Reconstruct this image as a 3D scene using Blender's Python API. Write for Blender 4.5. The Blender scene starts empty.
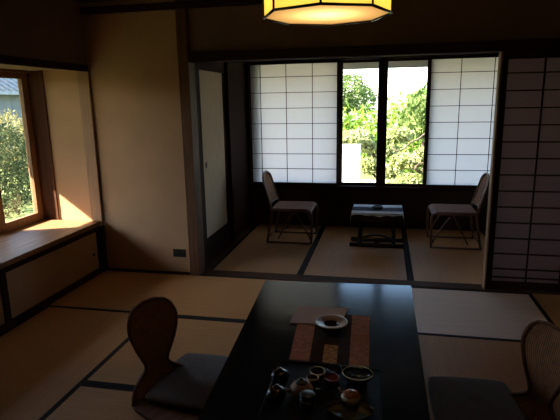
import bpy, bmesh, math, random
from mathutils import Vector, Matrix
PI = math.pi
rnd = random.Random(7)
sc = bpy.context.scene
C = sc.collection

# ---------------------------------------------------------------- camera
F_PX, PITCH, YAW, ROLL, EYE = 496.7, math.radians(12.305), math.radians(11.928), math.radians(-0.995), 1.5
fw = Vector((-math.sin(YAW)*math.cos(PITCH), math.cos(YAW)*math.cos(PITCH), -math.sin(PITCH)))
rt = Vector((math.cos(YAW), math.sin(YAW), 0)); up = rt.cross(fw)
R_ = rt*math.cos(ROLL) + up*math.sin(ROLL); U_ = up*math.cos(ROLL) - rt*math.sin(ROLL)
cd = bpy.data.cameras.new('camera'); cam = bpy.data.objects.new('camera', cd); C.objects.link(cam)
cd.sensor_fit = 'HORIZONTAL'; cd.sensor_width = 36.0; cd.lens = 36.0*F_PX/560.0; cd.clip_start = 0.05; cd.clip_end = 300
M = Matrix((R_, U_, -fw)).transposed().to_4x4(); M.translation = Vector((0, 0, EYE)); cam.matrix_world = M
sc.camera = cam

# ---------------------------------------------------------------- sky, sun, exposure
w = bpy.data.worlds.new('sky'); sc.world = w; w.use_nodes = True
wn = w.node_tree.nodes; wl = w.node_tree.links; wn.clear()
sky = wn.new('ShaderNodeTexSky'); sky.sky_type = 'NISHITA'; sky.sun_disc = False
SUN_D = Vector((1.0, 0.45, -0.76)).normalized()
sky.sun_elevation = math.asin(-SUN_D.z); sky.sun_rotation = math.atan2(-SUN_D.x, -SUN_D.y)
sky.air_density = 1.0; sky.dust_density = 1.0; sky.ozone_density = 1.5
bg = wn.new('ShaderNodeBackground'); bg.inputs['Strength'].default_value = 0.85
wo = wn.new('ShaderNodeOutputWorld')
wl.new(sky.outputs[0], bg.inputs[0]); wl.new(bg.outputs[0], wo.inputs[0])
sl = bpy.data.lights.new('sun', 'SUN'); sl.energy = 30.0; sl.angle = math.radians(0.6); sl.color = (1.0, 0.90, 0.74)
so = bpy.data.objects.new('sun', sl); C.objects.link(so); so.location = (-20, -8, 16)
so.rotation_euler = SUN_D.to_track_quat('-Z', 'Y').to_euler()
sc.view_settings.view_transform = 'Standard'; sc.view_settings.look = 'None'
sc.view_settings.exposure = 0.55; sc.view_settings.gamma = 1.0; sc.view_settings.use_curve_mapping = False

# ---------------------------------------------------------------- materials
def mat(name, col, rough=0.6, spec=0.5, metal=0.0, noise=None, bump=None, wave=None, coat=0.0, sheen=0.0):
    """col base; noise=(scale, amount) mottles it; wave=(axis, scale, amount) grain; bump=(kind, scale, strength)"""
    m = bpy.data.materials.new(name); m.use_nodes = True
    nt = m.node_tree; n = nt.nodes; l = nt.links
    p = n['Principled BSDF']
    p.inputs['Base Color'].default_value = (*col, 1); p.inputs['Roughness'].default_value = rough
    p.inputs['Specular IOR Level'].default_value = spec; p.inputs['Metallic'].default_value = metal
    p.inputs['Coat Weight'].default_value = coat; p.inputs['Sheen Weight'].default_value = sheen
    tc = n.new('ShaderNodeTexCoord'); src = None
    if noise or wave:
        mp = n.new('ShaderNodeMapping'); l.new(tc.outputs['Object'], mp.inputs['Vector'])
        if wave:
            ax, scl, amt = wave
            s = [scl]*3; s['XYZ'.index(ax)] = scl*0.06; mp.inputs['Scale'].default_value = s
            t = n.new('ShaderNodeTexNoise'); t.inputs['Scale'].default_value = 1.0; t.inputs['Detail'].default_value = 6
        else:
            scl, amt = noise
            t = n.new('ShaderNodeTexNoise'); t.inputs['Scale'].default_value = scl; t.inputs['Detail'].default_value = 5
        l.new(mp.outputs[0], t.inputs['Vector'])
        r = n.new('ShaderNodeMapRange'); r.inputs['From Min'].default_value = 0.3; r.inputs['From Max'].default_value = 0.7
        r.inputs['To Min'].default_value = 1-amt; r.inputs['To Max'].default_value = 1+amt
        l.new(t.outputs[0], r.inputs['Value'])
        mx = n.new('ShaderNodeVectorMath'); mx.operation = 'SCALE'; mx.inputs[0].default_value = col
        l.new(r.outputs[0], mx.inputs['Scale']); l.new(mx.outputs[0], p.inputs['Base Color'])
    if bump:
        kind, scl, st = bump
        if kind == 'noise':
            b = n.new('ShaderNodeTexNoise'); b.inputs['Scale'].default_value = scl; b.inputs['Detail'].default_value = 4
            l.new(tc.outputs['Object'], b.inputs['Vector']); o = b.outputs[0]
        elif kind == 'ribs':
            b = n.new('ShaderNodeTexWave'); b.bands_direction = 'Y'; b.inputs['Scale'].default_value = scl; b.inputs['Distortion'].default_value = 1.0
            l.new(tc.outputs['UV'], b.inputs['Vector']); o = b.outputs['Fac']
        elif kind == 'weave':
            w1 = n.new('ShaderNodeTexWave'); w1.bands_direction = 'X'; w1.inputs['Scale'].default_value = scl
            w2 = n.new('ShaderNodeTexWave'); w2.bands_direction = 'Y'; w2.inputs['Scale'].default_value = scl
            l.new(tc.outputs['UV'], w1.inputs['Vector']); l.new(tc.outputs['UV'], w2.inputs['Vector'])
            a = n.new('ShaderNodeMath'); a.operation = 'MULTIPLY'
            l.new(w1.outputs['Fac'], a.inputs[0]); l.new(w2.outputs['Fac'], a.inputs[1]); o = a.outputs[0]
        else:
            b = n.new('ShaderNodeTexWave'); b.bands_direction = kind; b.inputs['Scale'].default_value = scl
            b.inputs['Distortion'].default_value = 0.4
            l.new(tc.outputs['Object'], b.inputs['Vector']); o = b.outputs['Fac']
        if kind == 'ribs':   # darker gaps between the canes
            g_ = n.new('ShaderNodeMapRange'); g_.inputs['To Min'].default_value = .45; g_.inputs['To Max'].default_value = 1.35; l.new(o, g_.inputs['Value'])
            m_ = n.new('ShaderNodeVectorMath'); m_.operation = 'SCALE'; l.new(mx.outputs[0], m_.inputs[0]); l.new(g_.outputs[0], m_.inputs['Scale']); l.new(m_.outputs[0], p.inputs['Base Color'])
        bp = n.new('ShaderNodeBump'); bp.inputs['Strength'].default_value = st; bp.inputs['Distance'].default_value = 0.004
        l.new(o, bp.inputs['Height']); l.new(bp.outputs[0], p.inputs['Normal'])
    return m

def tatami_mat(name, across, tint=(0.54, 0.285, 0.115)):
    m = mat(name, tint, 0.55, 0.2)
    nt = m.node_tree; n = nt.nodes; l = nt.links; p = n['Principled BSDF']
    tc = n.new('ShaderNodeTexCoord')
    wv = n.new('ShaderNodeTexWave'); wv.bands_direction = across; wv.inputs['Scale'].default_value = 21.0
    wv.inputs['Distortion'].default_value = 0.5; wv.inputs['Detail'].default_value = 1
    l.new(tc.outputs['Object'], wv.inputs['Vector'])
    mp = n.new('ShaderNodeMapping'); l.new(tc.outputs['Object'], mp.inputs['Vector'])
    mp.inputs['Scale'].default_value = (60, 2, 1) if across == 'X' else (2, 60, 1)
    nz = n.new('ShaderNodeTexNoise'); nz.inputs['Scale'].default_value = 1; nz.inputs['Detail'].default_value = 3
    l.new(mp.outputs[0], nz.inputs['Vector'])
    a = n.new('ShaderNodeMath'); a.operation = 'MULTIPLY_ADD'; a.inputs[1].default_value = 0.22; a.inputs[2].default_value = 0.72
    l.new(wv.outputs['Fac'], a.inputs[0])
    b = n.new('ShaderNodeMath'); b.operation = 'MULTIPLY_ADD'; b.inputs[1].default_value = 0.35
    l.new(nz.outputs[0], b.inputs[0]); l.new(a.outputs[0], b.inputs[2])
    v = n.new('ShaderNodeVectorMath'); v.operation = 'SCALE'; v.inputs[0].default_value = tint
    l.new(b.outputs[0], v.inputs['Scale']); l.new(v.outputs[0], p.inputs['Base Color'])
    bp = n.new('ShaderNodeBump'); bp.inputs['Strength'].default_value = 0.5; bp.inputs['Distance'].default_value = 0.002
    l.new(wv.outputs['Fac'], bp.inputs['Height']); l.new(bp.outputs[0], p.inputs['Normal'])
    return m

def paper(name, col=(0.62, 0.56, 0.57), trans=0.6):
    m = bpy.data.materials.new(name); m.use_nodes = True; nt = m.node_tree; n = nt.nodes; l = nt.links; n.clear()
    d = n.new('ShaderNodeBsdfDiffuse'); t = n.new('ShaderNodeBsdfTranslucent'); x = n.new('ShaderNodeMixShader')
    tc = n.new('ShaderNodeTexCoord'); nz = n.new('ShaderNodeTexNoise'); nz.inputs['Scale'].default_value = 14; nz.inputs['Detail'].default_value = 8
    l.new(tc.outputs['Object'], nz.inputs['Vector'])
    r = n.new('ShaderNodeMapRange'); r.inputs['To Min'].default_value = 0.97; r.inputs['To Max'].default_value = 1.03
    l.new(nz.outputs[0], r.inputs['Value'])
    v = n.new('ShaderNodeVectorMath'); v.operation = 'SCALE'; v.inputs[0].default_value = col
    l.new(r.outputs[0], v.inputs['Scale'])
    l.new(v.outputs[0], d.inputs['Color']); l.new(v.outputs[0], t.inputs['Color']); x.inputs[0].default_value = trans
    l.new(d.outputs[0], x.inputs[1]); l.new(t.outputs[0], x.inputs[2])
    o = n.new('ShaderNodeOutputMaterial'); l.new(x.outputs[0], o.inputs[0]); return m

def glass(name):
    m = bpy.data.materials.new(name); m.use_nodes = True; nt = m.node_tree; n = nt.nodes; l = nt.links; n.clear()
    t = n.new('ShaderNodeBsdfTransparent'); t.inputs[0].default_value = (0.95, 0.97, 0.96, 1)
    g = n.new('ShaderNodeBsdfGlossy'); g.inputs['Roughness'].default_value = 0.02
    lw = n.new('ShaderNodeLayerWeight'); pw = n.new('ShaderNodeMath'); pw.operation = 'POWER'; pw.inputs[1].default_value = 5
    l.new(lw.outputs['Facing'], pw.inputs[0]); f = n.new('ShaderNodeMath'); f.operation = 'MULTIPLY_ADD'; f.inputs[1].default_value = .94; f.inputs[2].default_value = .05; l.new(pw.outputs[0], f.inputs[0])
    x = n.new('ShaderNodeMixShader'); l.new(f.outputs[0], x.inputs[0]); l.new(t.outputs[0], x.inputs[1]); l.new(g.outputs[0], x.inputs[2])
    o = n.new('ShaderNodeOutputMaterial'); l.new(x.outputs[0], o.inputs[0]); return m

def leaf(name, c1, c2, trans=0.35):
    m = bpy.data.materials.new(name); m.use_nodes = True; nt = m.node_tree; n = nt.nodes; l = nt.links; n.clear()
    tc = n.new('ShaderNodeTexCoord'); nz = n.new('ShaderNodeTexNoise'); nz.inputs['Scale'].default_value = 6; nz.inputs['Detail'].default_value = 6
    l.new(tc.outputs['Object'], nz.inputs['Vector'])
    cr = n.new('ShaderNodeValToRGB'); cr.color_ramp.elements[0].position = 0.38; cr.color_ramp.elements[1].position = 0.62
    cr.color_ramp.elements[0].color = (*c1, 1); cr.color_ramp.elements[1].color = (*c2, 1)
    l.new(nz.outputs[0], cr.inputs[0])
    d = n.new('ShaderNodeBsdfDiffuse'); t = n.new('ShaderNodeBsdfTranslucent'); x = n.new('ShaderNodeMixShader')
    l.new(cr.outputs[0], d.inputs[0]); l.new(cr.outputs[0], t.inputs[0]); x.inputs[0].default_value = trans
    l.new(d.outputs[0], x.inputs[1]); l.new(t.outputs[0], x.inputs[2])
    o = n.new('ShaderNodeOutputMaterial'); l.new(x.outputs[0], o.inputs[0]); return m

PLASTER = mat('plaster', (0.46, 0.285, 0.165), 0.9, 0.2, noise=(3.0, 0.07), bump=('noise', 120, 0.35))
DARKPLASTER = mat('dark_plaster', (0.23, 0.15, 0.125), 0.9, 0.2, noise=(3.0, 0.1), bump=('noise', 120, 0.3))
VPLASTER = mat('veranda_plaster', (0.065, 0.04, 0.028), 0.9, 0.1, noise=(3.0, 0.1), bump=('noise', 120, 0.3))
CEIL = mat('ceiling_board', (0.09, 0.055, 0.035), 0.7, 0.3, wave=('Y', 30, 0.2))
WOOD_DX = mat('dark_wood_x', (0.042, 0.022, 0.014), 0.8, 0.06, wave=('X', 50, 0.3))
WOOD_DY = mat('dark_wood_y', (0.042, 0.022, 0.014), 0.8, 0.06, wave=('Y', 50, 0.3))
WOOD_DZ = mat('dark_wood_z', (0.042, 0.022, 0.014), 0.8, 0.06, wave=('Z', 50, 0.3))
POSTL = mat('pale_post_wood', (0.33, 0.20, 0.12), 0.7, 0.15, wave=('Z', 60, 0.12))
REDW = mat('red_brown_wood', (0.085, 0.036, 0.020), 0.75, 0.06, wave=('Z', 60, 0.3))
POST = mat('post_wood', (0.13, 0.066, 0.036), 0.65, 0.2, wave=('Z', 60, 0.3))
LEDGE = mat('ledge_wood', (0.32, 0.165, 0.08), 0.5, 0.22, wave=('Y', 34, 0.35))
SASH = mat('sash_wood', (0.24, 0.13, 0.065), 0.55, 0.25, wave=('Z', 60, 0.2))
FLOORWOOD = mat('threshold_wood', (0.085, 0.045, 0.026), 0.7, 0.08, wave=('X', 50, 0.3))
TAT_X = tatami_mat('tatami_long_x', 'Y'); TAT_Y = tatami_mat('tatami_long_y', 'X'); TAT_GLARE = tatami_mat('tatami_window_glare', 'Y', (0.86, 0.68, 0.56))  # last one: window glare painted into a single mat as a paler tint
HERI = mat('tatami_border_cloth', (0.020, 0.015, 0.013), 0.85, 0.2, bump=('noise', 300, 0.2))
PAPER = paper('shoji_paper')
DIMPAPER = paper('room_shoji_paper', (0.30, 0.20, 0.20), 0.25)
FUSUMA = mat('fusuma_paper', (0.54, 0.42, 0.30), 0.9, 0.1, noise=(9, 0.05))
GLASS = glass('window_glass')
LACQ = mat('black_lacquer', (0.006, 0.006, 0.008), 0.15, 0.35, coat=0.0, noise=(4, 0.2))
BLACK = mat('black_plastic', (0.012, 0.010, 0.010), 0.4, 0.5, noise=(20, 0.1))
RATTAN = mat('woven_rattan', (0.34, 0.17, 0.09), 0.65, 0.15, bump=('ribs', 7.5, 1.0), noise=(25, 0.25))
RATTANF = mat('bent_rattan_frame', (0.155, 0.075, 0.04), 0.4, 0.5, noise=(30, 0.25))
SEATF = mat('chair_seat_weave', (0.25, 0.13, 0.09), 0.7, 0.1, bump=('weave', 11, 0.9), noise=(40, 0.25))
SHELL = mat('bentwood_shell', (0.15, 0.07, 0.038), 0.6, 0.15, wave=('Y', 30, 0.3))
CUSHF = mat('cushion_fabric', (0.085, 0.062, 0.05), 0.95, 0.15, noise=(40, 0.12), bump=('noise', 260, 0.4), sheen=0.2)

# ---------------------------------------------------------------- mesh helpers
def rotz(v, a): return Vector((v[0]*math.cos(a)-v[1]*math.sin(a), v[0]*math.sin(a)+v[1]*math.cos(a), v[2]))
class MB:
    def __init__(s): s.bm = bmesh.new(); s.uv = s.bm.loops.layers.uv.new('UVMap')
    def box(s, x0, x1, y0, y1, z0, z1, bev=0.0):
        r = bmesh.ops.create_cube(s.bm, size=1)
        for v in r['verts']:
            v.co = Vector(((x0+x1)/2+v.co.x*(x1-x0), (y0+y1)/2+v.co.y*(y1-y0), (z0+z1)/2+v.co.z*(z1-z0)))
        if bev:
            es = {e for v in r['verts'] for e in v.link_edges}
            bmesh.ops.bevel(s.bm, geom=list(es), offset=bev, segments=2, affect='EDGES', profile=0.5)
        return s
    def tube(s, pts, r, n=8, closed=False, r2=None):
        pts = [Vector(p) for p in pts]; rings = []; m = len(pts); prev = None
        for i, p in enumerate(pts):
            if closed: t = (pts[(i+1) % m]-pts[i-1]).normalized()
            else: t = (pts[min(i+1, m-1)]-pts[max(i-1, 0)]).normalized()
            if prev is None:
                a = Vector((0, 0, 1)) if abs(t.z) < 0.9 else Vector((1, 0, 0)); u = t.cross(a).normalized()
            else: u = (prev - t*prev.dot(t)).normalized()
            prev = u; v = t.cross(u)
            rr = r if r2 is None else r+(r2-r)*i/max(1, m-1)
            rings.append([s.bm.verts.new(p+(u*math.cos(2*PI*k/n)+v*math.sin(2*PI*k/n))*rr) for k in range(n)])
        for i in range(m if closed else m-1):
            a, b = rings[i], rings[(i+1) % m]
            for k in range(n):
                f = s.bm.faces.new((a[k], a[(k+1) % n], b[(k+1) % n], b[k])); f.smooth = True
        if not closed:
            s.bm.faces.new(rings[0][::-1]); s.bm.faces.new(rings[-1])
        return s
    def lathe(s, prof, cx=0, cy=0, n=32, sx=1, sy=1, ang=0):
        rings = []
        for r, z in prof:
            if r < 1e-5: rings.append([s.bm.verts.new((cx, cy, z))])
            else:
                rings.append([s.bm.verts.new((cx+r*(sx*math.cos(t)*math.cos(ang)-sy*math.sin(t)*math.sin(ang)),
                                              cy+r*(sx*math.cos(t)*math.sin(ang)+sy*math.sin(t)*math.cos(ang)), z)) for t in [2*PI*k/n for k in range(n)]])
        for a, b in zip(rings, rings[1:]):
            for k in range(n):
                k2 = (k+1) % n
                if len(a) == 1 and len(b) == 1: continue
                if len(a) == 1: f = s.bm.faces.new((a[0], b[k], b[k2]))
                elif len(b) == 1: f = s.bm.faces.new((a[k], a[k2], b[0]))
                else: f = s.bm.faces.new((a[k], a[k2], b[k2], b[k]))
                f.smooth = True
        return s
    def grid(s, fn, nu, nv, thick=0.0):
        """surface fn(u,v)->Vector with uv; thick gives it a back side"""
        P = [[fn(i/nu, j/nv) for j in range(nv+1)] for i in range(nu+1)]
        def layer(off):
            V = []
            for i in range(nu+1):
                row = []
                for j in range(nv+1):
                    a = P[min(i+1, nu)][j]-P[max(i-1, 0)][j]; b = P[i][min(j+1, nv)]-P[i][max(j-1, 0)]
                    nn = a.cross(b); nn = nn.normalized() if nn.length > 1e-9 else Vector((0, 0, 1))
                    row.append(s.bm.verts.new(P[i][j]+nn*off))
                V.append(row)
            return V
        A = layer(0)
        def quad(V, i, j, flip):
            q = [(i, j), (i+1, j), (i+1, j+1), (i, j+1)]
            if flip: q = q[::-1]
            f = s.bm.faces.new([V[a][b] for a, b in q]); f.smooth = True
            for lp, (a, b) in zip(f.loops, q): lp[s.uv].uv = (a/nu, b/nv)
        for i in range(nu):
            for j in range(nv): quad(A, i, j, False)
        if thick:
            B = layer(-thick)
            for i in range(nu):
                for j in range(nv): quad(B, i, j, True)
            per = [(i, 0) for i in range(nu)]+[(nu, j) for j in range(nv)]+[(i, nv) for i in range(nu, 0, -1)]+[(0, j) for j in range(nv, 0, -1)]
            for k in range(len(per)):
                a, b = per[k], per[(k+1) % len(per)]
                s.bm.faces.new((A[b[0]][b[1]], A[a[0]][a[1]], B[a[0]][a[1]], B[b[0]][b[1]]))
        return s
    def prism(s, pts, z0, z1):
        a = [s.bm.verts.new((x, y, z0)) for x, y in pts]; b = [s.bm.verts.new((x, y, z1)) for x, y in pts]; n = len(pts)
        s.bm.faces.new(a[::-1]); s.bm.faces.new(b)
        for k in range(n): s.bm.faces.new((a[k], a[(k+1) % n], b[(k+1) % n], b[k]))
        return s
    def build(s, name, m, parent=None, org=None):
        me = bpy.data.meshes.new(name)
        o = org if org is not None else Vector((0, 0, 0))
        if org is not None:
            for v in s.bm.verts: v.co -= o
        s.bm.normal_update(); s.bm.to_mesh(me); s.bm.free(); me.materials.append(m)
        ob = bpy.data.objects.new(name, me); C.objects.link(ob)
        if parent is not None: ob.parent = parent
        elif org is not None: ob.location = o
        return ob
def V(*a): return Vector(a)
def thing(name, label, cat, loc=(0, 0, 0), rz=0, group=None):
    o = bpy.data.objects.new(name, None); C.objects.link(o); o.empty_display_size = 0.1
    o.location = loc; o.rotation_euler = (0, 0, rz); return tag(o, label, cat, group)
def tag(o, label, cat, group=None, kind=None):
    o['label'] = label; o['category'] = cat
    if group: o['group'] = group
    if kind: o['kind'] = kind
    return o
def struct(name, mb, m, parent=None):
    o = mb.build(name, m, parent)
    if parent is None: o['kind'] = 'structure'
    return o
def sroot(name):
    o = bpy.data.objects.new(name, None); C.objects.link(o); o['kind'] = 'structure'; return o
def copy_tree(o, parent=None):
    c = o.copy(); C.objects.link(c)
    if parent is not None: c.parent = parent
    for ch in [k for k in bpy.data.objects if k.parent == o and k != c]: copy_tree(ch, c)
    return c
def mark(o, label): o['label'] = label; return o

# ================================================================ THE ROOM
XL, XR, YB, Y0, YW, ZC = -2.5, 2.05, -1.6, 3.98, 5.90, 2.33
struct('floor', MB().box(-3.3, 2.3, YB-.1, 6.05, -0.25, -0.055), FLOORWOOD)
struct('ceiling', MB().box(-3.3, 2.3, YB-.1, 6.05, ZC, ZC+.12), CEIL)
struct('wall_back', MB().box(-3.3, 2.3, YB-.1, YB, -.05, ZC), PLASTER)
struct('wall_right', MB().box(XR, XR+.12, YB, 6.0, -.05, ZC), PLASTER)
# left wall: under the window, above it, and nearer than it
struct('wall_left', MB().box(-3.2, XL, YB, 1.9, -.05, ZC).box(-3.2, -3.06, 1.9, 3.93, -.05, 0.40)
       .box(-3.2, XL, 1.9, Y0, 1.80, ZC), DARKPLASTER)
struct('wall_alcove', MB().box(-2.92, -2.58, 3.96, 4.08, 0.0, 1.80), PLASTER)
struct('wall_far', MB().box(-3.2, -1.665, Y0, 4.08, 0.0, ZC), PLASTER)
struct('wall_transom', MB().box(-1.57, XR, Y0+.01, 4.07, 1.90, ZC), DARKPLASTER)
# posts
struct('trim_1', MB().box(-2.585, -2.482, 3.948, Y0, 0.47, 1.80, .003), POSTL)                     # post at the alcove
struct('trim_2', MB().box(-1.665, -1.575, 3.955, 4.10, -.05, ZC, .004), POST)                      # post at the veranda
struct('trim_3', MB().box(-1.572, XR, 3.94, 4.10, 1.825, 1.90, .004), WOOD_DX)                      # lintel
struct('trim_4', MB().box(XL, XR, Y0-.035, Y0, 2.235, 2.29, .004), WOOD_DX)                     # picture rail
struct('trim_5', MB().box(XL, XL+.03, YB, Y0-.036, 1.775, 1.83, .003), WOOD_DY)                    # rail over the bay
struct('trim_6', MB().box(XL-.1, XL+.02, 3.90, Y0, -.05, 0.425, .003), WOOD_DZ)
struct('trim_7', MB().box(-1.575, XR, 3.985, 4.115, -.05, 0.004, .003), FLOORWOOD)                 # threshold
struct('baseboard_far', MB().box(XL+.02, -1.665, Y0-.014, Y0, -.002, 0.018, .002), WOOD_DX)
struct('trim_8', MB().box(-3.12, -2.92, 3.96, 4.05, 0.40, 1.80, .003), REDW)                     # dark jamb board
struct('trim_9', MB().box(-2.955, -2.92, 3.948, 3.96, 0.47, 1.80, .002), REDW)

# veranda shell
struct('trim_16', MB().box(-1.74, -1.62, 4.08, 4.27, -.05, 2.10), WOOD_DZ)
struct('wall_veranda_left', MB().box(-1.74, -1.62, 5.03, YW+.12, -.05, 2.10)
       .box(-1.74, -1.62, 4.27, 5.03, -.05, .19).box(-1.74, -1.62, 4.27, 5.03, 1.83, 2.10), WOOD_DZ)
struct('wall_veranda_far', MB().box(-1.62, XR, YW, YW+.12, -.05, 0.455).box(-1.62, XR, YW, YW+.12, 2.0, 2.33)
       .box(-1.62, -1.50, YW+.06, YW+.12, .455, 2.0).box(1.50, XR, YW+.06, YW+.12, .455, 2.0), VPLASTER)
struct('ceiling_veranda', MB().box(-1.7, XR, 4.08, YW, 2.10, 2.16), CEIL)
struct('trim_10', MB().box(-1.62, XR, YW-.05, YW+.10, .455, .505, .004), WOOD_DX)                   # window sill rail
struct('trim_11', MB().box(-1.62, XR, YW-.05, YW+.10, 1.95, 2.0, .004), WOOD_DX)                 # window head rail
struct('trim_12', MB().box(-1.62, -1.54, 4.115, YW-.001, -.05, 0.0, .002), FLOORWOOD)
struct('trim_13', MB().box(-1.623, -1.575, YW-.09, YW-.052, 0, 2.1, .002).box(-1.623, -1.585, 5.04, 5.12, 0.0, 2.1, .002), WOOD_DZ)

# veranda windows: two sliding glass sashes
def sash(name, x0, x1, y, z0, z1, st=.035):
    o = sroot(name)
    f = MB().box(x0, x0+st, y-.015, y+.015, z0, z1).box(x1-st, x1, y-.015, y+.015, z0, z1)
    f.box(x0+st, x1-st, y-.015, y+.015, z1-.03, z1).box(x0+st, x1-st, y-.015, y+.015, z0, z0+.03)
    f.build('window_frame', WOOD_DZ, o)
    MB().box(x0+st, x1-st, y-.002, y+.002, z0+.03, z1-.03).build('pane', GLASS, o); return o
for nm, x0, x1, y in (('window_1', -1.50, -.53, YW+.065), ('window_2', -.53, -.02, YW+.065), ('window_3', -.045, .49, YW+.03), ('window_4', .49, 1.50, YW+.03)):
    sash(nm, x0, x1, y, .505, 1.95, .042 if nm in ('window_2', 'window_3') else .02)

struct('trim_15', MB().box(-.085, .022, YW-.03, YW+.012, .505, 1.95, .003), WOOD_DZ)                   # dividing post of the window
struct('trim_17', MB().box(.806, .8205, 3.985, 4.06, .005, 1.825, .002), POSTL)                   # added pale strip, stands in for light on the post's edge
# shoji screens
def shoji(name, label, x0, x1, y, z0, z1, cols, rows, pm, st=.03, kw=.006, group=None):
    """cols: x of the upright bars; rows: z of the cross bars"""
    o = thing(name, label, 'sliding screen', (x0, y, z0), 0, group)
    og = V(x0, y, z0)
    f = MB().box(x0, x0+st, y-.014, y+.014, z0, z1).box(x1-st, x1, y-.014, y+.014, z0, z1)
    f.box(x0+st, x1-st, y-.014, y+.014, z0, z0+st*1.2).box(x0+st, x1-st, y-.014, y+.014, z1-st, z1)
    f.build('frame', WOOD_DZ, o, og)
    k = MB()
    for x in cols: k.box(x-kw/2, x+kw/2, y-.009, y+.002, z0+st*1.2, z1-st)
    for z in rows: k.box(x0+st, x1-st, y-.010, y+.001, z-kw/2, z+kw/2)
    k.build('lattice', WOOD_DZ, o, og)
    p = MB(); vs = [p.bm.verts.new(c) for c in ((x0+st, y+.004, z0+st*1.2), (x1-st, y+.004, z0+st*1.2), (x1-st, y+.004, z1-st), (x0+st, y+.004, z1-st))]
    p.bm.faces.new(vs); p.build('paper', pm, o, og); return o
zr = [0.505+.02+.1795*k for k in range(1, 8)]
shoji('shoji_screen', 'white paper lattice screen behind the cane chair facing right, with bars four across', -1.60, -.525, YW-.01, .507, 1.948,
      [-.835, -1.145, -1.455], zr, PAPER, .024, .007)
shoji('shoji_screen', 'white paper lattice screen between the glass window and the closed dark screen', .462, 1.53, YW-.01, .507, 1.948,
      [.80, 1.14, 1.48], zr, PAPER, .024, .007)
# the dark room shoji, closed at the right
zr2 = [.17+.1255*k for k in range(0, 13)]+[.10]
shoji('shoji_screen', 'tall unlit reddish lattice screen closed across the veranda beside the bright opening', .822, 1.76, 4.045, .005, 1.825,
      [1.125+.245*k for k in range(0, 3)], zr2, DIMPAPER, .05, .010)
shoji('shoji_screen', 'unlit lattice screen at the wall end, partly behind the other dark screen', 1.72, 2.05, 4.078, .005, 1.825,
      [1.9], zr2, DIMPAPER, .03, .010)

# closet fusuma in the veranda's side wall
t = thing('fusuma_door', 'plain cream paper closet door set in the dark veranda side wall', 'sliding door', (-1.66, 4.27, .19))
MB().box(-1.655, -1.632, 4.32, 4.98, .235, 1.79).build('panel', FUSUMA, t, V(-1.66, 4.27, .19))
MB().box(-1.66, -1.624, 4.27, 4.32, .19, 1.83).box(-1.66, -1.624, 4.98, 5.03, .19, 1.83).box(-1.66, -1.624, 4.32, 4.98, .19, .235).box(-1.66, -1.624, 4.32, 4.98, 1.79, 1.83).build('frame', WOOD_DZ, t, V(-1.66, 4.27, .19))
hp = MB()
for k in range(1):
    pts = []
hp.lathe([(0, 0), (.019, 0), (.022, .004), (.0, .005)], n=20)
h = hp.build('door_pull', BLACK, t); h.rotation_euler = (0, PI/2, 0); h.location = (.029, .135, .74); h.scale = (1.5, 1, 1)

# tatami ---------------------------------------------------------
def tatami(x0, x1, y0, y1, long, label, z=0.0, tm=None):
    t = thing('tatami_mat', label, 'tatami mat', ((x0+x1)/2, (y0+y1)/2, z-.055))
    og = V((x0+x1)/2, (y0+y1)/2, z-.055); g = .0015; b = .030
    if long == 'X':
        MB().box(x0+g, x1-g, y0+b, y1-b, z-.055, z).build('rush_cover', tm or TAT_X, t, og)
        for a, c in ((y0+g, y0+b), (y1-b, y1-g)): MB().box(x0+g, x1-g, a, c, z-.055, z+.001).build('cloth_border', HERI, t, og)
    else:
        MB().box(x0+b, x1-b, y0+g, y1-g, z-.055, z).build('rush_cover', TAT_Y, t, og)
        for a, c in ((x0+g, x0+b), (x1-b, x1-g)): MB().box(a, c, y0+g, y1-g, z-.055, z+.001).build('cloth_border', HERI, t, og)
tatami(-2.5, -.69, 3.11, 3.98, 'X', 'tatami mat against the wall with the outlet plate')
tatami(-.69, 1.13, 3.11, 3.98, 'X', 'tatami mat with window glare painted pale into it, between the table end and the dark screen', tm=TAT_GLARE)
tatami(1.13, 2.05, 2.20, 3.98, 'Y', 'tatami mat in the corner in front of the dark lattice screen')
tatami(-2.5, -1.59, 1.29, 3.11, 'Y', 'tatami mat running along the low cupboard under the window')
tatami(-1.59, .22, 2.20, 3.11, 'X', 'tatami mat behind the floor chair near the window, running under the table')
tatami(.22, 1.13, 1.29, 3.11, 'Y', 'ribbed brown tatami mat beneath the cushion on the dark screen side of the table')
tatami(-1.59, .22, 1.29, 2.20, 'X', 'tatami mat under the near half of the table and the window-side floor chair')
tatami(-2.5, -.69, .38, 1.29, 'X', 'tatami mat past the near end of the low cupboard')
tatami(-.69, 1.13, .38, 1.29, 'X', 'tatami mat under the near end of the table')
tatami(1.13, 2.05, .38, 2.20, 'Y', 'tatami mat behind the floor chair on the dark screen side')
struct('floor_near', MB().box(-2.5, 2.05, YB, .379, -.055, 0), TAT_X)
tatami(-1.538, -.70, 4.118, YW-.002, 'Y', 'veranda tatami mat under the cane chair nearest the closet door')
tatami(-.70, .25, 4.118, YW-.002, 'Y', 'veranda tatami mat under the small cloth-covered table')
tatami(.25, 1.15, 4.118, YW-.002, 'Y', 'veranda tatami mat under the cane chair by the dark screen')
tatami(1.15, 2.045, 4.118, YW-.002, 'Y', 'veranda tatami mat hidden past the cane chair behind the dark screen')

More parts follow.
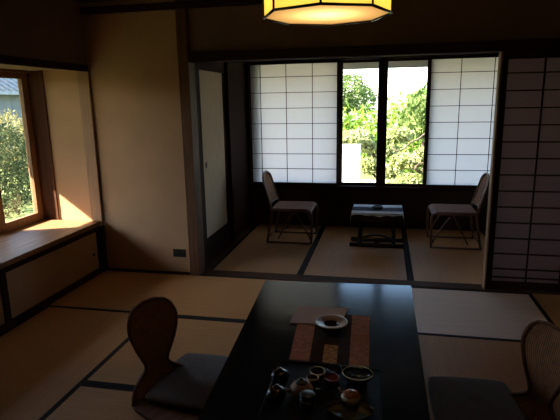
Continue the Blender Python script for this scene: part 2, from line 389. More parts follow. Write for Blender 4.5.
# bay with ledge -------------------------------------------------
lg = tag(MB().box(-3.055, XL+.0, 1.902, 3.947, .43, .47, .004).build('window_ledge', LEDGE),
         'long brown wooden ledge running under the window, sunlit in its far corner', 'window ledge')
og = V(-2.52, 2.5, 0)
t = thing('low_cupboard', 'low cream cupboard with dark uprights built in below the window ledge', 'cupboard', og)
ys = [1.91, 2.70, 3.87]
fr = MB().box(-2.58, XL+.012, 1.91, 3.868, .0, .055, .003).box(-2.58, XL+.006, 1.91, 3.868, .395, .43)
for y in ys[:2]: fr.box(-2.58, XL+.012, y, y+.05, .055, .395)
fr.build('frame', WOOD_DY, t, og)
for i, (a, b) in enumerate(((1.96, 2.70), (2.75, 3.868))):
    d = MB().box(-2.56, XL-.004, a, b, .055, .395).build('door', PLASTER, t, og)
    k = MB().tube([(XL-.006, b-.07, .20), (XL+.008, b-.07, .20)], .013, 12); k.build('knob', BLACK, d, og)

# left window: sashes, paper screen nearer
def lsash(name, y0, y1, x, parent_z=(.47, 1.78), st=.07):
    o = sroot(name); z0, z1 = parent_z
    MB().box(x-.018, x+.018, y0, y0+st, z0, z1).box(x-.018, x+.018, y1-st, y1, z0, z1).box(x-.018, x+.018, y0+st, y1-st, z0, z0+.075)\
        .box(x-.018, x+.018, y0+st, y1-st, z1-.05, z1).build('window_frame', SASH, o)
    MB().box(x-.002, x+.002, y0+st, y1-st, z0+.075, z1-.05).build('pane', GLASS, o)
lsash('window_5', 3.41, 3.955, -3.10)
lsash('window_6', 1.90, 3.46, -3.14)
struct('trim_14', MB().box(-3.2, -3.056, 1.9, 3.959, .40, .468).box(-3.2, -3.04, 1.9, 3.959, 1.781, 1.80), SASH)
# outlet plate
t = thing('outlet_plate', 'small dark wall outlet plate low on the cream wall beside the post', 'wall outlet', (-1.765, Y0-.004, .195))
MB().box(-.058, .058, -.005, .004, -.036, .036, .003).build('plate', BLACK, t)
for dx in (-.03, .03): MB().box(dx-.015, dx+.015, -.008, -.004, -.012, .012, .001).build('socket', mat('socket', (.03, .026, .024), .3), t)

# ================================================================ CEILING LAMP
LP = V(-.240, 2.095, 1.83); LR = .255; LH = .21
t = thing('pendant_lamp', 'lit octagonal yellow paper pendant lamp with dark frame above the table', 'lamp', LP)
oc = [(LR*math.cos(math.radians(2+45*k)), LR*math.sin(math.radians(2+45*k))) for k in range(8)]
f = MB()
for k in range(8):
    a, b = oc[k], oc[(k+1) % 8]
    f.tube([(a[0], a[1], 0), (a[0], a[1], LH)], .0045, 6)
    f.tube([(a[0], a[1], 0.002), (b[0], b[1], 0.002)], .0055, 6); f.tube([(a[0], a[1], LH), (b[0], b[1], LH)], .0055, 6)
f.build('lamp_frame', BLACK, t)
LPAPER = paper('lamp_paper', (0.95, 0.76, 0.16), .8); LDIFF = paper('lamp_diffuser', (0.95, 0.66, 0.34), .65)
p = MB(); R2 = LR*.985
q = [(x*.985, y*.985) for x, y in oc]
lo = [p.bm.verts.new((x, y, .003)) for x, y in q]; hi = [p.bm.verts.new((x, y, LH)) for x, y in q]
for k in range(8): p.bm.faces.new((lo[k], lo[(k+1) % 8], hi[(k+1) % 8], hi[k]))
p.build('lamp_shade', LPAPER, t)
p = MB(); p.bm.faces.new([p.bm.verts.new((x*.98, y*.98, .004)) for x, y in oc]); p.build('diffuser', LDIFF, t)
MB().prism([(x*.97, y*.97) for x, y in oc], LH-.004, LH).build('lamp_top', mat('lamp_top_wood', (.07, .04, .025), .6, noise=(8, .2)), t)
MB().tube([(0, 0, LH), (0, 0, ZC-LP.z-.03)], .004, 8).build('cord', BLACK, t)
MB().lathe([(0, ZC-LP.z-.04), (.045, ZC-LP.z-.035), (.05, ZC-LP.z), (0, ZC-LP.z)]).build('ceiling_rose', BLACK, t)
bl = bpy.data.lights.new('bulb', 'POINT'); bl.energy = 3.0; bl.color = (1.0, .80, .50); bl.shadow_soft_size = .035
bo = bpy.data.objects.new('bulb', bl); C.objects.link(bo); bo.parent = t; bo.location = (0, 0, .13)

# ================================================================ LOW TABLE AND SEATS
og = V(-.25, 2.2, 0)
t = thing('low_table', 'long low black lacquered table in the middle of the tatami room', 'table', og)
tp = MB(); TC = [(-.70, 1.20), (.195, 1.26), (.193, 3.10), (-.752, 3.045)]
TC[0] = (-.642, 1.25)
tp.prism(TC, .305, .34)
bmesh.ops.bevel(tp.bm, geom=[e for e in tp.bm.edges], offset=.004, segments=2, affect='EDGES')
tp.build('tabletop', LACQ, t, og)
MB().prism([(-.56, 1.36), (.12, 1.39), (.115, 2.98), (-.66, 2.95)], .245, .3045).build('apron', LACQ, t, og)
for x, y in ((-.53, 1.40), (.07, 1.43), (.065, 2.92), (-.62, 2.88)):
    MB().box(x-.04, x+.04, y-.04, y+.04, 0.0015, .245, .006).build('leg', LACQ, t, og)

def zaisu(label, x, y, rz):
    """legless chair facing +x; a wide-shouldered back pinched at the waist, running into a seat plate"""
    t = thing('floor_chair', label, 'floor chair', (x, y, 0), rz)
    ta = math.radians(3)
    prof = [(0, .205), (.022, .182), (.047, .150), (.075, .106), (.103, .072), (.13, .067), (.16, .079), (.235, .116), (.30, .139), (.345, .147), (.38, .144), (.423, .126), (.45, .102), (.464, .07), (.47, .035)]
    def wid(s):
        for (a, wa), (b, wb) in zip(prof, prof[1:]):
            if s <= b:
                u = (s-a)/(b-a); return wa+(wb-wa)*u
        return prof[-1][1]
    def fn(u, v):
        s = .47*u; w_ = wid(s)*(2*v-1)
        cx = .16*w_*w_/.17 + .012*math.sin(u*PI*1.2)
        b = max(0, (.07-s)/.07); lift = -.0
        return V(-math.sin(ta)*s + cx + .04*b*b, w_, .022+math.cos(ta)*s+lift)
    bk = MB().grid(lambda u, v: fn(u, 1-v), 40, 16, .012).build('backrest', RATTAN, t)
    rim = [fn(u/30, 0)+V(.004, 0, 0) for u in range(0, 31)]+[fn(u/30, 1)+V(.004, 0, 0) for u in range(30, -1, -1)]
    MB().tube(rim, .0085, 6).build('rim', SHELL, bk)
    pts = []
    for k in range(36):
        a = 2*PI*k/36; c, s_ = math.cos(a), math.sin(a)
        pts.append((.215+.215*math.copysign(abs(c)**.55, c), .215*math.copysign(abs(s_)**.55, s_)))
    sm = MB().prism(pts, .003, .022)
    sm.build('seat', SHELL, t)
    return t
zaisu('woven-backed legless floor chair between the low table and the window cupboard', -1.171, 2.243, math.radians(-29))
zaisu('woven-backed legless floor chair beside the table on the dark screen side, half in view', .745, 2.262, math.radians(202))

def cushion(label, x, y, rz, z, sx=.50, sy=.50, h=.05):
    o = MB()
    N = 22
    def P(i, j, top):
        u = 2*i/N-1; v = 2*j/N-1
        e = 1-max(abs(u), abs(v))**6; d = (1-u**4)*(1-v**4)
        pin = 1-.10*(abs(u)*abs(v))**3
        zz = h/2 + (1 if top else -1)*(h/2)*(e**.5)*(.72+.28*d)
        if top: zz -= .007*math.exp(-((u*u+v*v)/.012)) - .0015*math.sin(9*u+3*v)*math.sin(7*v)*d
        return V(u*sx/2*pin, v*sy/2*pin, zz)
    T = [[o.bm.verts.new(P(i, j, True)) for j in range(N+1)] for i in range(N+1)]
    B = [[T[i][j] if i in (0, N) or j in (0, N) else o.bm.verts.new(P(i, j, False)) for j in range(N+1)] for i in range(N+1)]
    for i in range(N):
        for j in range(N):
            f = o.bm.faces.new((T[i][j], T[i+1][j], T[i+1][j+1], T[i][j+1])); f.smooth = True
            f = o.bm.faces.new((B[i][j+1], B[i+1][j+1], B[i+1][j], B[i][j])); f.smooth = True
    ob = o.build('floor_cushion', CUSHF); ob.location = (x, y, z); ob.rotation_euler = (0, 0, rz)
    return tag(ob, label, 'cushion')
cushion('dark grey square cushion on the floor chair near the window, edging under the table', -.90, 2.275, math.radians(-4), .0235, .52, .52)
cushion('grey square cushion beside the table on the dark screen side', .465, 2.275, math.radians(2), .0235, .42, .53)

# ================================================================ THE TABLE'S CONTENTS
ZT = .3405
def uvmat(name, build): 
    m = bpy.data.materials.new(name); m.use_nodes = True; build(m.node_tree.nodes, m.node_tree.links, m.node_tree.nodes['Principled BSDF']); return m
# striped woven mat, drawn from x of its length
CR = mat('mat_red_weave', (.54, .21, .115), .9, .08, bump=('Y', 45, .9), noise=(40, .25))
CD = mat('mat_dark_weave', (.055, .024, .014), .9, .06, bump=('Y', 45, .9), noise=(40, .25))
CG = mat('mat_gold_pattern', (.42, .19, .055), .7, .4, noise=(55, .6), bump=('noise', 80, .6))
og = V(-.24, 2.3, ZT)
t = thing('table_runner', 'red and dark striped woven runner laid across the black table', 'table runner', og)
def quadstrip(a, b, n0, n1):   # near/far x fractions
    NL, NR, FL, FR = (-.400, 2.045), (-.040, 2.045), (-.440, 2.575), (-.052, 2.58)
    P = lambda s, v: (NL[0]+(NR[0]-NL[0])*s+((FL[0]-NL[0])+((FR[0]-FL[0])-(NR[0]-NL[0]))*s)*v, NL[1]+(FL[1]-NL[1])*v)
    return [P(a, n0), P(b, n0), P(b, n1), P(a, n1)]
for a, b, m_, v0, v1 in ((0, .255, CR, 0, 1), (.255, .42, CD, 0, 1), (.42, .60, CD, .32, 1), (.42, .60, CG, 0, .32), (.60, .755, CD, 0, 1), (.755, 1, CR, 0, 1)):
    MB().prism(quadstrip(a, b, v0, v1), ZT, ZT+.003).build('woven_band', m_, t, og)
for k in range(46):
    fg = MB()
    s = (k+.5)/46; q0 = quadstrip(s, s, 0, 0)[0]; q1 = quadstrip(s, s, 1, 1)[0]
    l_ = .008+.014*rnd.random()
    fg.tube([(q0[0], q0[1], ZT+.002), (q0[0]+rnd.uniform(-.006, .006), q0[1]-l_, ZT+.0015)], .0013, 4); fg.build('fringe', CD, t, og)
    fg = MB(); fg.tube([(q1[0], q1[1], ZT+.002), (q1[0]+rnd.uniform(-.004, .004), q1[1]+l_*.6, ZT+.0015)], .0013, 4); fg.build('fringe', CD, t, og)

# folded card
og = V(-.32, 2.53, ZT+.0035)
card = tag(MB().prism([(-.468, 2.415), (-.205, 2.43), (-.175, 2.655), (-.460, 2.635)], ZT+.0035, ZT+.0095).build('folded_card', mat('card', (.46, .31, .25), .8, .15, noise=(6, .06)), None, og),
           'pinkish grey flat folded card lying at the far end of the striped runner', 'card')
# dish
CER_W = mat('pale_glaze', (.62, .55, .47), .25, .5, noise=(18, .12)); CER_D = mat('dark_glaze', (.022, .016, .013), .2, .5, noise=(18, .3))
og = V(-.237, 2.335, ZT+.010)
t = thing('ceramic_bowl', 'round pale-rimmed bowl with a dark well, standing over the card edge', 'bowl', og)
MB().lathe([(0, 0), (.038, 0), (.040, .006), (.052, .030), (.079, .050), (.0815, .055), (.079, .058), (.050, .050), (.036, .043), (.036, .024), (0, .022)], n=48).build('bowl_body', CER_D, t)
MB().lathe([(.0795, .0545), (.0825, .0565), (.0815, .0605), (.0765, .0605)], n=48).build('rim', CER_W, t)
MB().lathe([(.0765, .0603), (.060, .0560), (.042, .0505), (.038, .0480)], n=48).build('bowl_lip', mat('brown_glaze', (.34, .20, .12), .35, .4, noise=(18, .2)), t)
# tray
og = V(-.215, 1.83, ZT)
t = thing('serving_tray', 'black serving tray holding the tea things at the near end of the runner', 'tray', og)
TRAYM = mat('matt_black_tray', (.006, .005, .005), .6, .1, noise=(30, .2))
def rr(x0, x1, y0, y1, r, n=6):
    o = []
    for cx, cy, a0 in ((x1-r, y1-r, 0), (x0+r, y1-r, 90), (x0+r, y0+r, 180), (x1-r, y0+r, 270)):
        for k in range(n+1): a = math.radians(a0+90*k/n); o.append((cx+r*math.cos(a), cy+r*math.sin(a)))
    return o
MB().prism(rr(-.435, .015, 1.58, 2.015, .03), ZT, ZT+.006).build('tray_base', TRAYM, t, og)
MB().tube([(x, y, ZT+.008) for x, y in rr(-.435, .015, 1.58, 2.015, .03)], .005, 6, True).build('tray_rim', TRAYM, t, og)
ZS = ZT+.0062
# lidded cups
def lidded(label, x, y):
    t = thing('lidded_tea_cup', label, 'tea cup', (x, y, ZS), 0, 'lidded tea cups on the tray')
    MB().lathe([(0, 0), (.020, 0), (.021, .005), (.033, .022), (.037, .048), (.034, .048), (.028, .010), (0, .007)]).build('cup', CER_D, t)
    MB().lathe([(.039, .046), (.039, .050), (.028, .062), (.012, .067), (0, .068)]).build('lid', CER_D, t)
    MB().lathe([(.009, .066), (.011, .075), (.008, .078), (0, .078)], n=16).build('lid_knob', CER_D, t)
lidded('dark glossy lidded tea cup, the farther of the pair along the tray edge', -.397, 1.825)
lidded('dark glossy lidded tea cup, the nearer of the pair along the tray edge', -.385, 1.70)
# teapot brown body
CLAY = mat('brown_clay', (.36, .20, .125), .5, .4, noise=(20, .15)); OLIVE = mat('olive_glaze', (.055, .05, .022), .3, .5, noise=(18, .3))
t = thing('teapot', 'small brown clay teapot with patterned dark lid and side handle', 'teapot', (-.298, 1.768, ZS))
MB().lathe([(0, 0), (.030, 0), (.044, .018), (.046, .034), (.034, .052), (.022, .056), (0, .056)], n=28).build('pot', CLAY, t)
lid = MB().lathe([(.025, .056), (.024, .061), (.010, .066), (0, .067)], n=24).build('lid', OLIVE, t)
MB().lathe([(.007, .065), (.008, .074), (0, .077)], n=12).build('lid_knob', OLIVE, lid)
MB().tube([(-.035, -.022, .026), (-.052, -.030, .034), (-.066, -.036, .046)], .009, 10, r2=.006).build('spout', CLAY, t)
MB().tube([(.040, -.015, .034), (.060, -.020, .040), (.082, -.026, .047)], .007, 10).build('handle', BLACK, t)
def cup(label, x, y, r, h, mo, mi, rimm, name='tea_cup', cat='tea cup'):
    t = thing(name, label, cat, (x, y, ZS))
    MB().lathe([(0, 0), (r*.55, 0), (r*.58, .004), (r*.88, h*.45), (r, h), (r*.93, h), (r*.80, h*.45), (r*.5, .008), (0, .006)], n=28).build('cup_body', mo, t)
    MB().tube([(r*.965*math.cos(2*PI*k/28), r*.965*math.sin(2*PI*k/28), h) for k in range(28)], .0022, 6, True).build('rim', rimm, t)
    MB().lathe([(0, h*.66), (r*.84, h*.66)], n=24).build('drink', mi, t)
GOLD = mat('gold_rim', (.55, .42, .22), .25, .5, .3, noise=(30, .1)); RED = mat('red_glaze', (.24, .055, .032), .25, .5, noise=(20, .15))
BLUE = mat('blue_black_glaze', (.03, .045, .075), .2, .5, noise=(20, .2)); TEA = mat('tea', (.05, .03, .012), .08, .5, noise=(4, .1))
cup('olive tea cup with a gold rim beside the brown teapot', -.248, 1.885, .033, .045, OLIVE, TEA, GOLD)
cup('shallow red tea cup between the gold-rimmed cup and the blue-black bowl', -.188, 1.868, .033, .032, RED, RED, RED)
cup('small blue-black bowl touching the gold square of the runner', -.185, 1.945, .034, .030, BLUE, BLUE, BLUE, 'small_bowl', 'bowl')
cup('olive tea cup with a patterned rim in front of the teapot lid', -.262, 1.825, .025, .048, OLIVE, OLIVE, GOLD)
# oval glass dish
CRY = bpy.data.materials.new('clear_glass'); CRY.use_nodes = True
pp = CRY.node_tree.nodes['Principled BSDF']; pp.inputs['Transmission Weight'].default_value = 1; pp.inputs['Roughness'].default_value = .08; pp.inputs['Base Color'].default_value = (.75, .72, .6, 1)
t = thing('glass_dish', 'wide oval clear glass dish at the tray corner next to the runner', 'dish', (-.083, 1.905, ZS))
MB().lathe([(0, 0), (.032, 0), (.050, .020), (.057, .040), (.054, .041), (.046, .021), (.030, .006), (0, .006)], n=36, sx=1.12, sy=1.0).build('dish_body', CRY, t)
MB().tube([(.0555*1.12*math.cos(2*PI*k/36), .0555*math.sin(2*PI*k/36), .041) for k in range(36)], .0018, 6, True).build('rim', GOLD, t)
# red-lidded small pot on olive leaf dish
t = thing('leaf_dish', 'olive leaf-shaped dish under the red-lidded pot', 'dish', (-.10, 1.675, ZS))
def lf(u, v):
    x = (u-.5)*.17; wv = .062*math.sin(PI*min(1, max(0, u*.96+.02)))**.7+.002
    return V(x, (v-.5)*2*wv, .005+.018*abs(2*v-1)**2+.05*abs(x)**2/.1)
MB().grid(lf, 24, 10, .004).build('leaf', OLIVE, t)
t = thing('lidded_pot', 'small round pot with a shiny red-brown lid and stub spout', 'pot', (-.100, 1.735, ZS+.012))
MB().lathe([(0, 0), (.022, 0), (.036, .014), (.038, .026), (.032, .036), (0, .036)], n=28).build('pot_body', GOLD, t)
ld = MB().lathe([(.033, .035), (.030, .041), (.016, .047), (0, .048)], n=28).build('lid', mat('red_brown_lacquer', (.34, .10, .045), .18, .5, noise=(20, .15)), t)
MB().lathe([(.006, .046), (.007, .053), (0, .055)], n=12).build('lid_knob', CER_W, ld)
MB().tube([(-.030, .014, .024), (-.042, .022, .032), (-.050, .028, .042)], .007, 8, r2=.004).build('spout', CLAY, t)
t = thing('tea_tin', 'black tea canister with a thin white label band beside the teapot', 'canister', (-.262, 1.69, ZS))
MB().lathe([(0, 0), (.029, 0), (.029, .050), (0, .050)], n=28).build('tin', BLACK, t)
MB().lathe([(.030, .050), (.030, .058), (.026, .062), (0, .062)], n=28).build('lid', BLACK, t)
MB().box(-.017, .019, -.0315, -.0285, .032, .042).build('paper_label', mat('label_paper', (.85, .84, .8), .6, noise=(5, .05)), t)

# ================================================================ VERANDA FURNITURE
def arc(p0, p1, p2, n=8):
    return [V(*p0)*(1-t)**2+V(*p1)*2*t*(1-t)+V(*p2)*t*t for t in [k/n for k in range(n+1)]]
def cane_chair():
    t = thing('cane_chair', '', 'chair')
    hw = .215
    for s in (-1, 1):
        y = s*hw
        leg = arc((.16, y, .445), (.215, y, .44), (.215, y, .36), 6)+[V(.212, y, .2), V(.205, y, .014)]
        MB().tube(leg, .012, 8).build('leg', RATTANF, t)
        MB().tube([(-.19, y, .44), (-.215, y, .25), (-.245, y, .014)], .012, 8).build('leg', RATTANF, t)
        MB().tube([(-.255, y, .014), (.215, y, .014)], .013, 8).build('runner', RATTANF, t)
        MB().tube(arc((-.13, y, .06), (-.02, y, .36), (.01, y, .40), 6), .008, 6).build('brace', RATTANF, t)
        MB().tube(arc((.19, y, .09), (.09, y, .34), (.04, y, .40), 6), .008, 6).build('brace', RATTANF, t)
    MB().tube([(.19, -hw, .075), (.19, hw, .075)], .009, 6).build('stretcher', RATTANF, t)
    MB().tube([(-.235, -hw, .075), (-.235, hw, .075)], .009, 6).build('stretcher', RATTANF, t)
    fr = [V(-.20, -hw, .43), V(.16, -hw, .43), V(.20, -hw+.03, .425), V(.20, hw-.03, .425), V(.16, hw, .43), V(-.20, hw, .43)]
    MB().tube(fr, .012, 8, True).build('seat_frame', RATTANF, t)
    def st(u, v):
        x = -.20+.415*u; y = (2*v-1)*(hw-.003)
        return V(x, y, .452-.010*math.sin(PI*v)*math.sin(PI*u)-(.028*((u-.86)/.14)**2 if u > .86 else 0)+.004)
    MB().grid(st, 24, 12, .014).build('seat', SEATF, t)
    bw = .185
    def bx(z): return -.195-.105*(z-.42)/.38
    hoop = [V(bx(.43), -bw-.02, .43), V(bx(.6), -bw, .6), V(bx(.72), -bw, .72)]
    hoop += [V(bx(.72+.085*math.sin(a)), -bw*math.cos(a) if True else 0, .72+.085*math.sin(a)) for a in [PI*k/10 for k in range(1, 10)]]
    hoop += [V(bx(.72), bw, .72), V(bx(.6), bw, .6), V(bx(.43), bw+.02, .43)]
    MB().tube(hoop, .013, 8).build('back_frame', RATTANF, t)
    def bk(u, v):
        z = .49+.30*u; y = (2*v-1)*bw*(1 if z < .72 else math.sqrt(max(.02, 1-((z-.72)/.09)**2)))
        return V(bx(z)-.020*math.sin(PI*v), y, z)
    MB().grid(lambda u, v: bk(u, 1-v), 18, 12, .012).build('backrest', RATTAN, t)
    MB().tube([(bx(.49), -bw, .49), (bx(.49)-.02, 0, .49), (bx(.49), bw, .49)], .010, 8).build('back_rail', RATTANF, t)
    for o_ in [k for k in bpy.data.objects if k.parent == t]:
        for v in o_.data.vertices:
            z = v.co.z; v.co.z = z*.835 if z <= .452 else .3774+(z-.452)*1.04
            v.co.x *= 1.06
    return t
ch = cane_chair(); ch['label'] = 'brown cane chair facing right, on the closet side of the small table'; ch['group'] = 'cane chairs on the veranda'
ch.location = (-.955, 5.28, .0025)
c2 = copy_tree(ch); c2['label'] = 'brown cane chair facing left, beside the dark lattice screen'; c2.location = (.715, 5.32, .0025); c2.rotation_euler = (0, 0, PI)

og = V(-.052, 5.18, 0)
t = thing('side_table', 'small dark low-shelved table between the two cane chairs', 'table', og)
MB().prism(rr(-.305, .200, 4.96, 5.40, .03), .355, .382).build('tabletop', LACQ, t, og)
MB().box(-.26, .155, 5.01, 5.35, .285, .355, .004).build('apron', WOOD_DX, t, og)
for x in (-.225, .12):
    for y in (5.07, 5.29):
        MB().lathe([(0, .04), (.020, .04), (.016, .09), (.022, .13), (.014, .18), (.018, .285), (0, .285)], x, y, 16).build('leg', LACQ, t, og)
MB().box(-.33, .225, 5.05, 5.09, .0015, .04, .006).box(-.33, .225, 5.27, 5.31, .0015, .04, .006).box(-.07, -.03, 5.09, 5.27, .008, .036).build('base', LACQ, t, og)
MB().tube(arc((-.215, 5.07, .09), (-.05, 5.07, .17), (.11, 5.07, .09), 10), .010, 8).build('stretcher', LACQ, t, og)
# cloth
CLW = mat('white_cloth', (.66, .66, .68), 1.0, .0, noise=(60, .08)); CLS = mat('cloth_stripe', (.10, .10, .115), 1.0, .0, noise=(50, .5))
t = thing('table_cloth', 'white and grey banded cloth draped over the small veranda table', 'tablecloth', V(-.052, 5.18, .3835))
def cl(v0, v1, dz):
    def fn(u, v):
        w_ = v0+(v1-v0)*v; x = -.285+.57*u; y = -.246+.454*w_+.006*math.sin(u*9)
        z = .0025+dz
        if y < -.224: z -= (-.224-y)*(1.0+.25*math.sin(u*26)); y = -.226+(y+.224)*.12
        if abs(x) > .258: z -= (abs(x)-.258)*(2.0+1.3*math.sin(w_*7+1)); x = math.copysign(.262+(abs(x)-.258)*.2, x)
        return V(x, y, z)
    return fn
MB().grid(lambda u, v: cl(0, 1, 0)(u, v), 40, 16, .002).build('cloth', CLW, t)
MB().grid(lambda u, v: cl(.30, .70, .0015)(u, v), 40, 10, .001).build('woven_band', CLS, t)
t = thing('ashtray', 'small round dark ashtray sitting on the banded cloth', 'ashtray', (-.05, 5.17, .3885))
MB().lathe([(0, 0), (.048, 0), (.058, .012), (.056, .035), (.046, .035), (.040, .012), (0, .010)], n=28).build('ashtray_body', mat('grey_brown_glaze', (.07, .06, .055), .35, .5, noise=(20, .2)), t)

# ================================================================ OUTSIDE
GRAV = mat('pale_gravel', (.34, .30, .21), .95, .1, noise=(5, .35), bump=('noise', 60, .6))
LAWN = mat('lawn', (.17, .21, .07), .95, .1, noise=(3, .4), bump=('noise', 80, .9))
struct('ground', MB().box(-30, 18, -12, 40, -.65, -.45), LAWN)
tag(MB().box(-6, 8, 6.6, 12.5, -.4495, -.4455).build('gravel_garden', GRAV), 'pale sunlit gravel of the garden behind the white wall', 'gravel', kind='stuff')
# eaves of the house
TILE = mat('roof_tile', (.22, .23, .25), .6, .4, noise=(8, .2)); EAVE = mat('eave_board', (.10, .095, .09), .8, .2, wave=('X', 20, .2))
e = MB(); 
def slab(mb, pts, th):
    a = [mb.bm.verts.new(p) for p in pts]; b = [mb.bm.verts.new((p[0], p[1], p[2]+th)) for p in pts]; n = len(pts)
    mb.bm.faces.new(a[::-1]); mb.bm.faces.new(b)
    for k in range(n): mb.bm.faces.new((a[k], a[(k+1) % n], b[(k+1) % n], b[k]))
slab(e, [(-3.0, -2.5, 2.40), (-4.62, -2.5, 2.02), (-4.62, 7.0, 2.02), (-3.0, 7.0, 2.40)], .05)
slab(e, [(-3.0, 6.0, 2.12), (2.6, 6.0, 2.12), (2.6, 6.95, 1.905), (-3.0, 6.95, 1.905)], .06)
struct('eaves', e, EAVE)
# garden wall block
tag(MB().box(-2.6, -.44, 9.4, 9.65, -.444, .68, .01).build('garden_wall', mat('white_plaster', (.88, .87, .84), .9, .2, noise=(2, .04))), 'white sunlit garden wall outside, in front of the hedge', 'wall')

def foliage(name, label, cat, m, blobs, n, ls, stems=None, group=None, stretch=1.0, droop=0.0, seed=1):
    """blobs: (x,y,z,rx,ry,rz); leaves are small quads scattered through each blob, denser at the shell"""
    r = random.Random(seed); vs = []; fs = []
    tot = sum(b[3]*b[5] for b in blobs)
    for (x, y, z, rx, ry, rz) in blobs:
        for _ in range(int(n*(rx*rz)/tot)):
            a = r.uniform(0, 2*PI); cz = r.uniform(-1, 1); sr = math.sqrt(1-cz*cz); k = r.uniform(.45, 1.0)**.5*(1+.12*math.sin(5*a+7*cz))
            p = V(x+rx*k*sr*math.cos(a), y+ry*k*sr*math.sin(a), z+rz*k*cz)
            d = V(r.gauss(0, 1), r.gauss(0, 1), r.gauss(0, 1)-droop).normalized(); s_ = ls*r.uniform(.6, 1.3)
            q = d.cross(V(r.gauss(0, 1), r.gauss(0, 1), r.gauss(0, 1))).normalized()
            i = len(vs); L = d*s_*stretch; W = q*s_*.38
            vs += [p-L*.5, p+W*.5, p+L*.5, p-W*.5]; fs.append((i, i+1, i+2, i+3))
    c = V(blobs[0][0], blobs[0][1], -.45)
    t = thing(name, label, cat, c, 0, group)
    me = bpy.data.meshes.new('foliage'); me.from_pydata([v-c for v in vs], [], fs); me.materials.append(m)
    o = bpy.data.objects.new('foliage', me); C.objects.link(o); o.parent = t
    if stems:
        for nm, pts, r0, r1 in stems: MB().tube(pts, r0, 7, r2=r1).build(nm, BARK, t, c)
    return t
BARK = mat('bark', (.10, .075, .055), .9, .2, noise=(20, .4), bump=('noise', 40, .8))
LF_G = leaf('hedge_leaf', (.14, .25, .03), (.34, .47, .08)); LF_D = leaf('tree_leaf', (.07, .12, .03), (.28, .36, .12))
LF_P = leaf('pine_needles', (.24, .28, .09), (.52, .54, .27)); LF_S = leaf('shrub_leaf', (.018, .030, .012), (.072, .088, .042))
LF_Y = leaf('yellow_leaf', (.16, .14, .05), (.34, .30, .14))
foliage('hedge', 'bright green clipped hedge across the back of the garden', 'hedge', LF_G,
        [(x, 14.2, .1, .75, .55, 1.35+.12*math.sin(x*2.1)) for x in (-5, -4.1, -3.2, -2.3, -1.4, -.5, .4, 1.3, 2.2, 3.1, 4.0, 5)], 26000, .15, seed=3)
foliage('garden_tree', 'round leafy tree rising above the hedge seen through the window pane nearer the closet', 'tree', LF_D,
        [(-1.18, 15.6, 1.75, .66, .6, .6), (-.72, 15.7, 1.5, .48, .5, .45), (-1.7, 15.6, 1.65, .65, .6, .65), (-2.6, 15.6, 1.75, .75, .6, .65)], 6000, .13,
        [('trunk', [(-1.1, 15.6, -.445), (-1.15, 15.6, .4), (-1.1, 15.6, 1.6)], .10, .05)], seed=4)
foliage('garden_tree', 'drooping pale tree above the hedge seen through the pane nearer the dark screen', 'tree', LF_D,
        [(.98, 12.6, 1.15, .52, .5, .62), (.62, 12.8, .95, .30, .4, .4), (1.45, 12.7, 1.1, .5, .5, .6)], 5200, .14,
        [('trunk', [(1.0, 12.7, -.444), (.95, 12.7, .4), (1.0, 12.6, 1.3)], .09, .04)], stretch=1.6, droop=1.4, seed=5)
def pine(label, cx, cy, seed, pads, lean, extra=()):
    r = random.Random(seed)
    tr = [(cx+lean, cy, -.444), (cx+lean*.5, cy, -.15), (cx, cy, .15), (cx-lean*.4, cy, .5)]
    stems = [('trunk', tr, .07, .03)]
    for p in pads: stems.append(('branch', [(cx, cy, max(-.1, p[2]-.25)), ((cx+p[0])/2, (cy+p[1])/2, p[2]-.16), (p[0], p[1], p[2]-.04)], .03, .012))
    stems += list(extra)
    foliage('pine_tree', label, 'tree', LF_P, pads, 5200, .11, stems, 'cloud-pruned pines in the garden', stretch=1.5, seed=seed)
pine('low spreading pale pine beyond the end of the white garden wall', -.15, 10.4, 11,
     [(-.55, 10.5, .72, .34, .35, .17), (-.05, 10.6, .50, .36, .35, .16), (-.30, 10.4, .18, .22, .25, .16), (.10, 10.35, .08, .28, .25, .15), (.25, 10.7, .78, .34, .3, .15), (-.95, 10.6, .74, .3, .3, .14)], .25)
pine('pale pine with a long crooked branch crossing the pane nearer the dark screen', .75, 9.5, 12,
     [(.42, 9.5, .38, .30, .25, .13), (.90, 9.4, .52, .34, .25, .14), (.58, 9.3, .02, .34, .25, .14), (1.0, 9.4, .12, .3, .25, .14), (.25, 9.4, -.10, .24, .25, .12), (1.4, 9.5, .4, .3, .25, .14)], -.2,
     [('branch', [(.12, 9.12, .68), (.22, 9.1, .60), (.34, 9.1, .64), (.46, 9.12, .76), (.60, 9.15, .82), (.80, 9.2, 1.0), (.95, 9.3, 1.05)], .012, .020),
      ('branch', [(.46, 9.12, .76), (.52, 9.1, .62), (.66, 9.12, .50)], .010, .006), ('branch', [(.75, 9.5, .1), (.55, 9.2, .28), (.62, 9.12, .40), (.80, 9.12, .36)], .022, .010)])
for i, (x, y, lb) in enumerate(((-1.05, 8.6, 'low pale shrub at the foot of the white garden wall, by its middle'), (-.45, 8.7, 'low pale shrub at the end of the white garden wall'),
                                (.12, 8.5, 'low pale shrub under the dividing post of the window'), (.70, 8.6, 'low pale shrub beneath the crooked pine branch'))):
    foliage('low_shrub', lb, 'shrub', LF_P, [(x, y, -.235, .23, .22, .17), (x+.15, y+.1, -.27, .15, .15, .13)], 900, .08, group='low shrubs by the garden wall', seed=20+i)

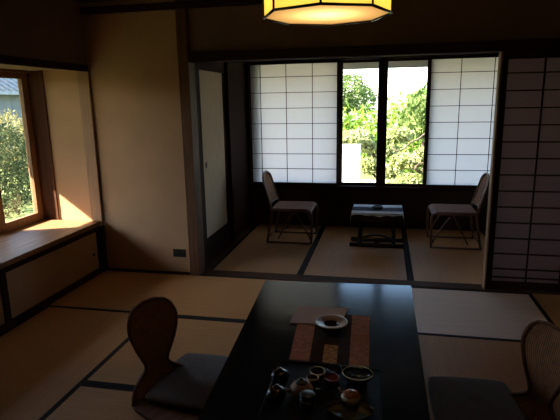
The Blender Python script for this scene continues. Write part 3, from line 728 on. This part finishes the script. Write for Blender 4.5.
foliage('sun_block_shrub', 'added unseen dense upright evergreen outside the bay window, blocking sun from the nearer ledge', 'shrub', LF_S,  # added out of view to keep sun off the nearer part of the ledge
        [(-5.2, 1.98, 2.2, .42, .47, .75), (-5.2, 1.98, 1.5, .45, .50, .8), (-5.2, 1.98, .5, .42, .48, .8)], 26000, .10, [('trunk', [(-5.2, 1.98, -.45), (-5.2, 1.98, 2.4)], .06, .03)], seed=41)
foliage('hedge', 'added unseen tall dark hedge in the side garden, cutting low sky light into the bay', 'hedge', LF_S,  # second added blocker, out of view: lowers the sky light entering the bay
        [(-8.3, y, .75, .6, .8, 1.45) for y in (-5, -3.9, -2.8, -1.7, -.6, .5, 1.6, 2.7, 3.8, 4.9)], 30000, .15, seed=51)
# side garden, beyond the bay window
foliage('garden_shrub', 'large grey-green shrub in the side garden outside the bay window', 'shrub', LF_S,
        [(-7.4, 8.6, .25, .75, .8, .85), (-6.8, 7.6, .15, .6, .6, .7), (-8.2, 9.4, .4, .8, .7, .8)], 7500, .085, seed=31)
foliage('flowering_shrub', 'pale yellow shrub behind the grey-green one in the side garden', 'shrub', LF_Y,
        [(-10.6, 12.3, .55, 1.1, .9, .85), (-9.2, 11.3, .4, .8, .8, .7)], 5200, .10, seed=32)
hs = thing('neighbour_house', 'grey neighbouring house with a pale tiled roof outside the bay window', 'house', (-17.5, 16.5, -.45))
og = V(-17.5, 16.5, -.45)
MB().box(-20, -15.2, 12, 24, -.45, 2.25).build('house_wall', mat('grey_render', (.17, .175, .18), .9, .2, noise=(3, .1)), hs, og)
rf = MB(); slab(rf, [(-14.5, 11.5, 1.95), (-14.5, 24.5, 1.95), (-18, 24.5, 4.0), (-18, 11.5, 4.0)], .12)
slab(rf, [(-18, 11.5, 4.0), (-18, 24.5, 4.0), (-21, 24.5, 2.25), (-21, 11.5, 2.25)], .12)
for k in range(33):
    y = 11.6+k*.4; rf.tube([(-14.48, y, 2.10), (-18, y, 4.15)], .07, 6)
rf.build('roof', mat('pale_tile', (.24, .245, .26), .6, .4, noise=(6, .15)), hs, og)
MB().box(-15.2, -15.14, 14.2, 15.6, .5, 1.7).build('window', mat('house_window', (.06, .07, .08), .2, .5, noise=(2, .1)), hs, og)
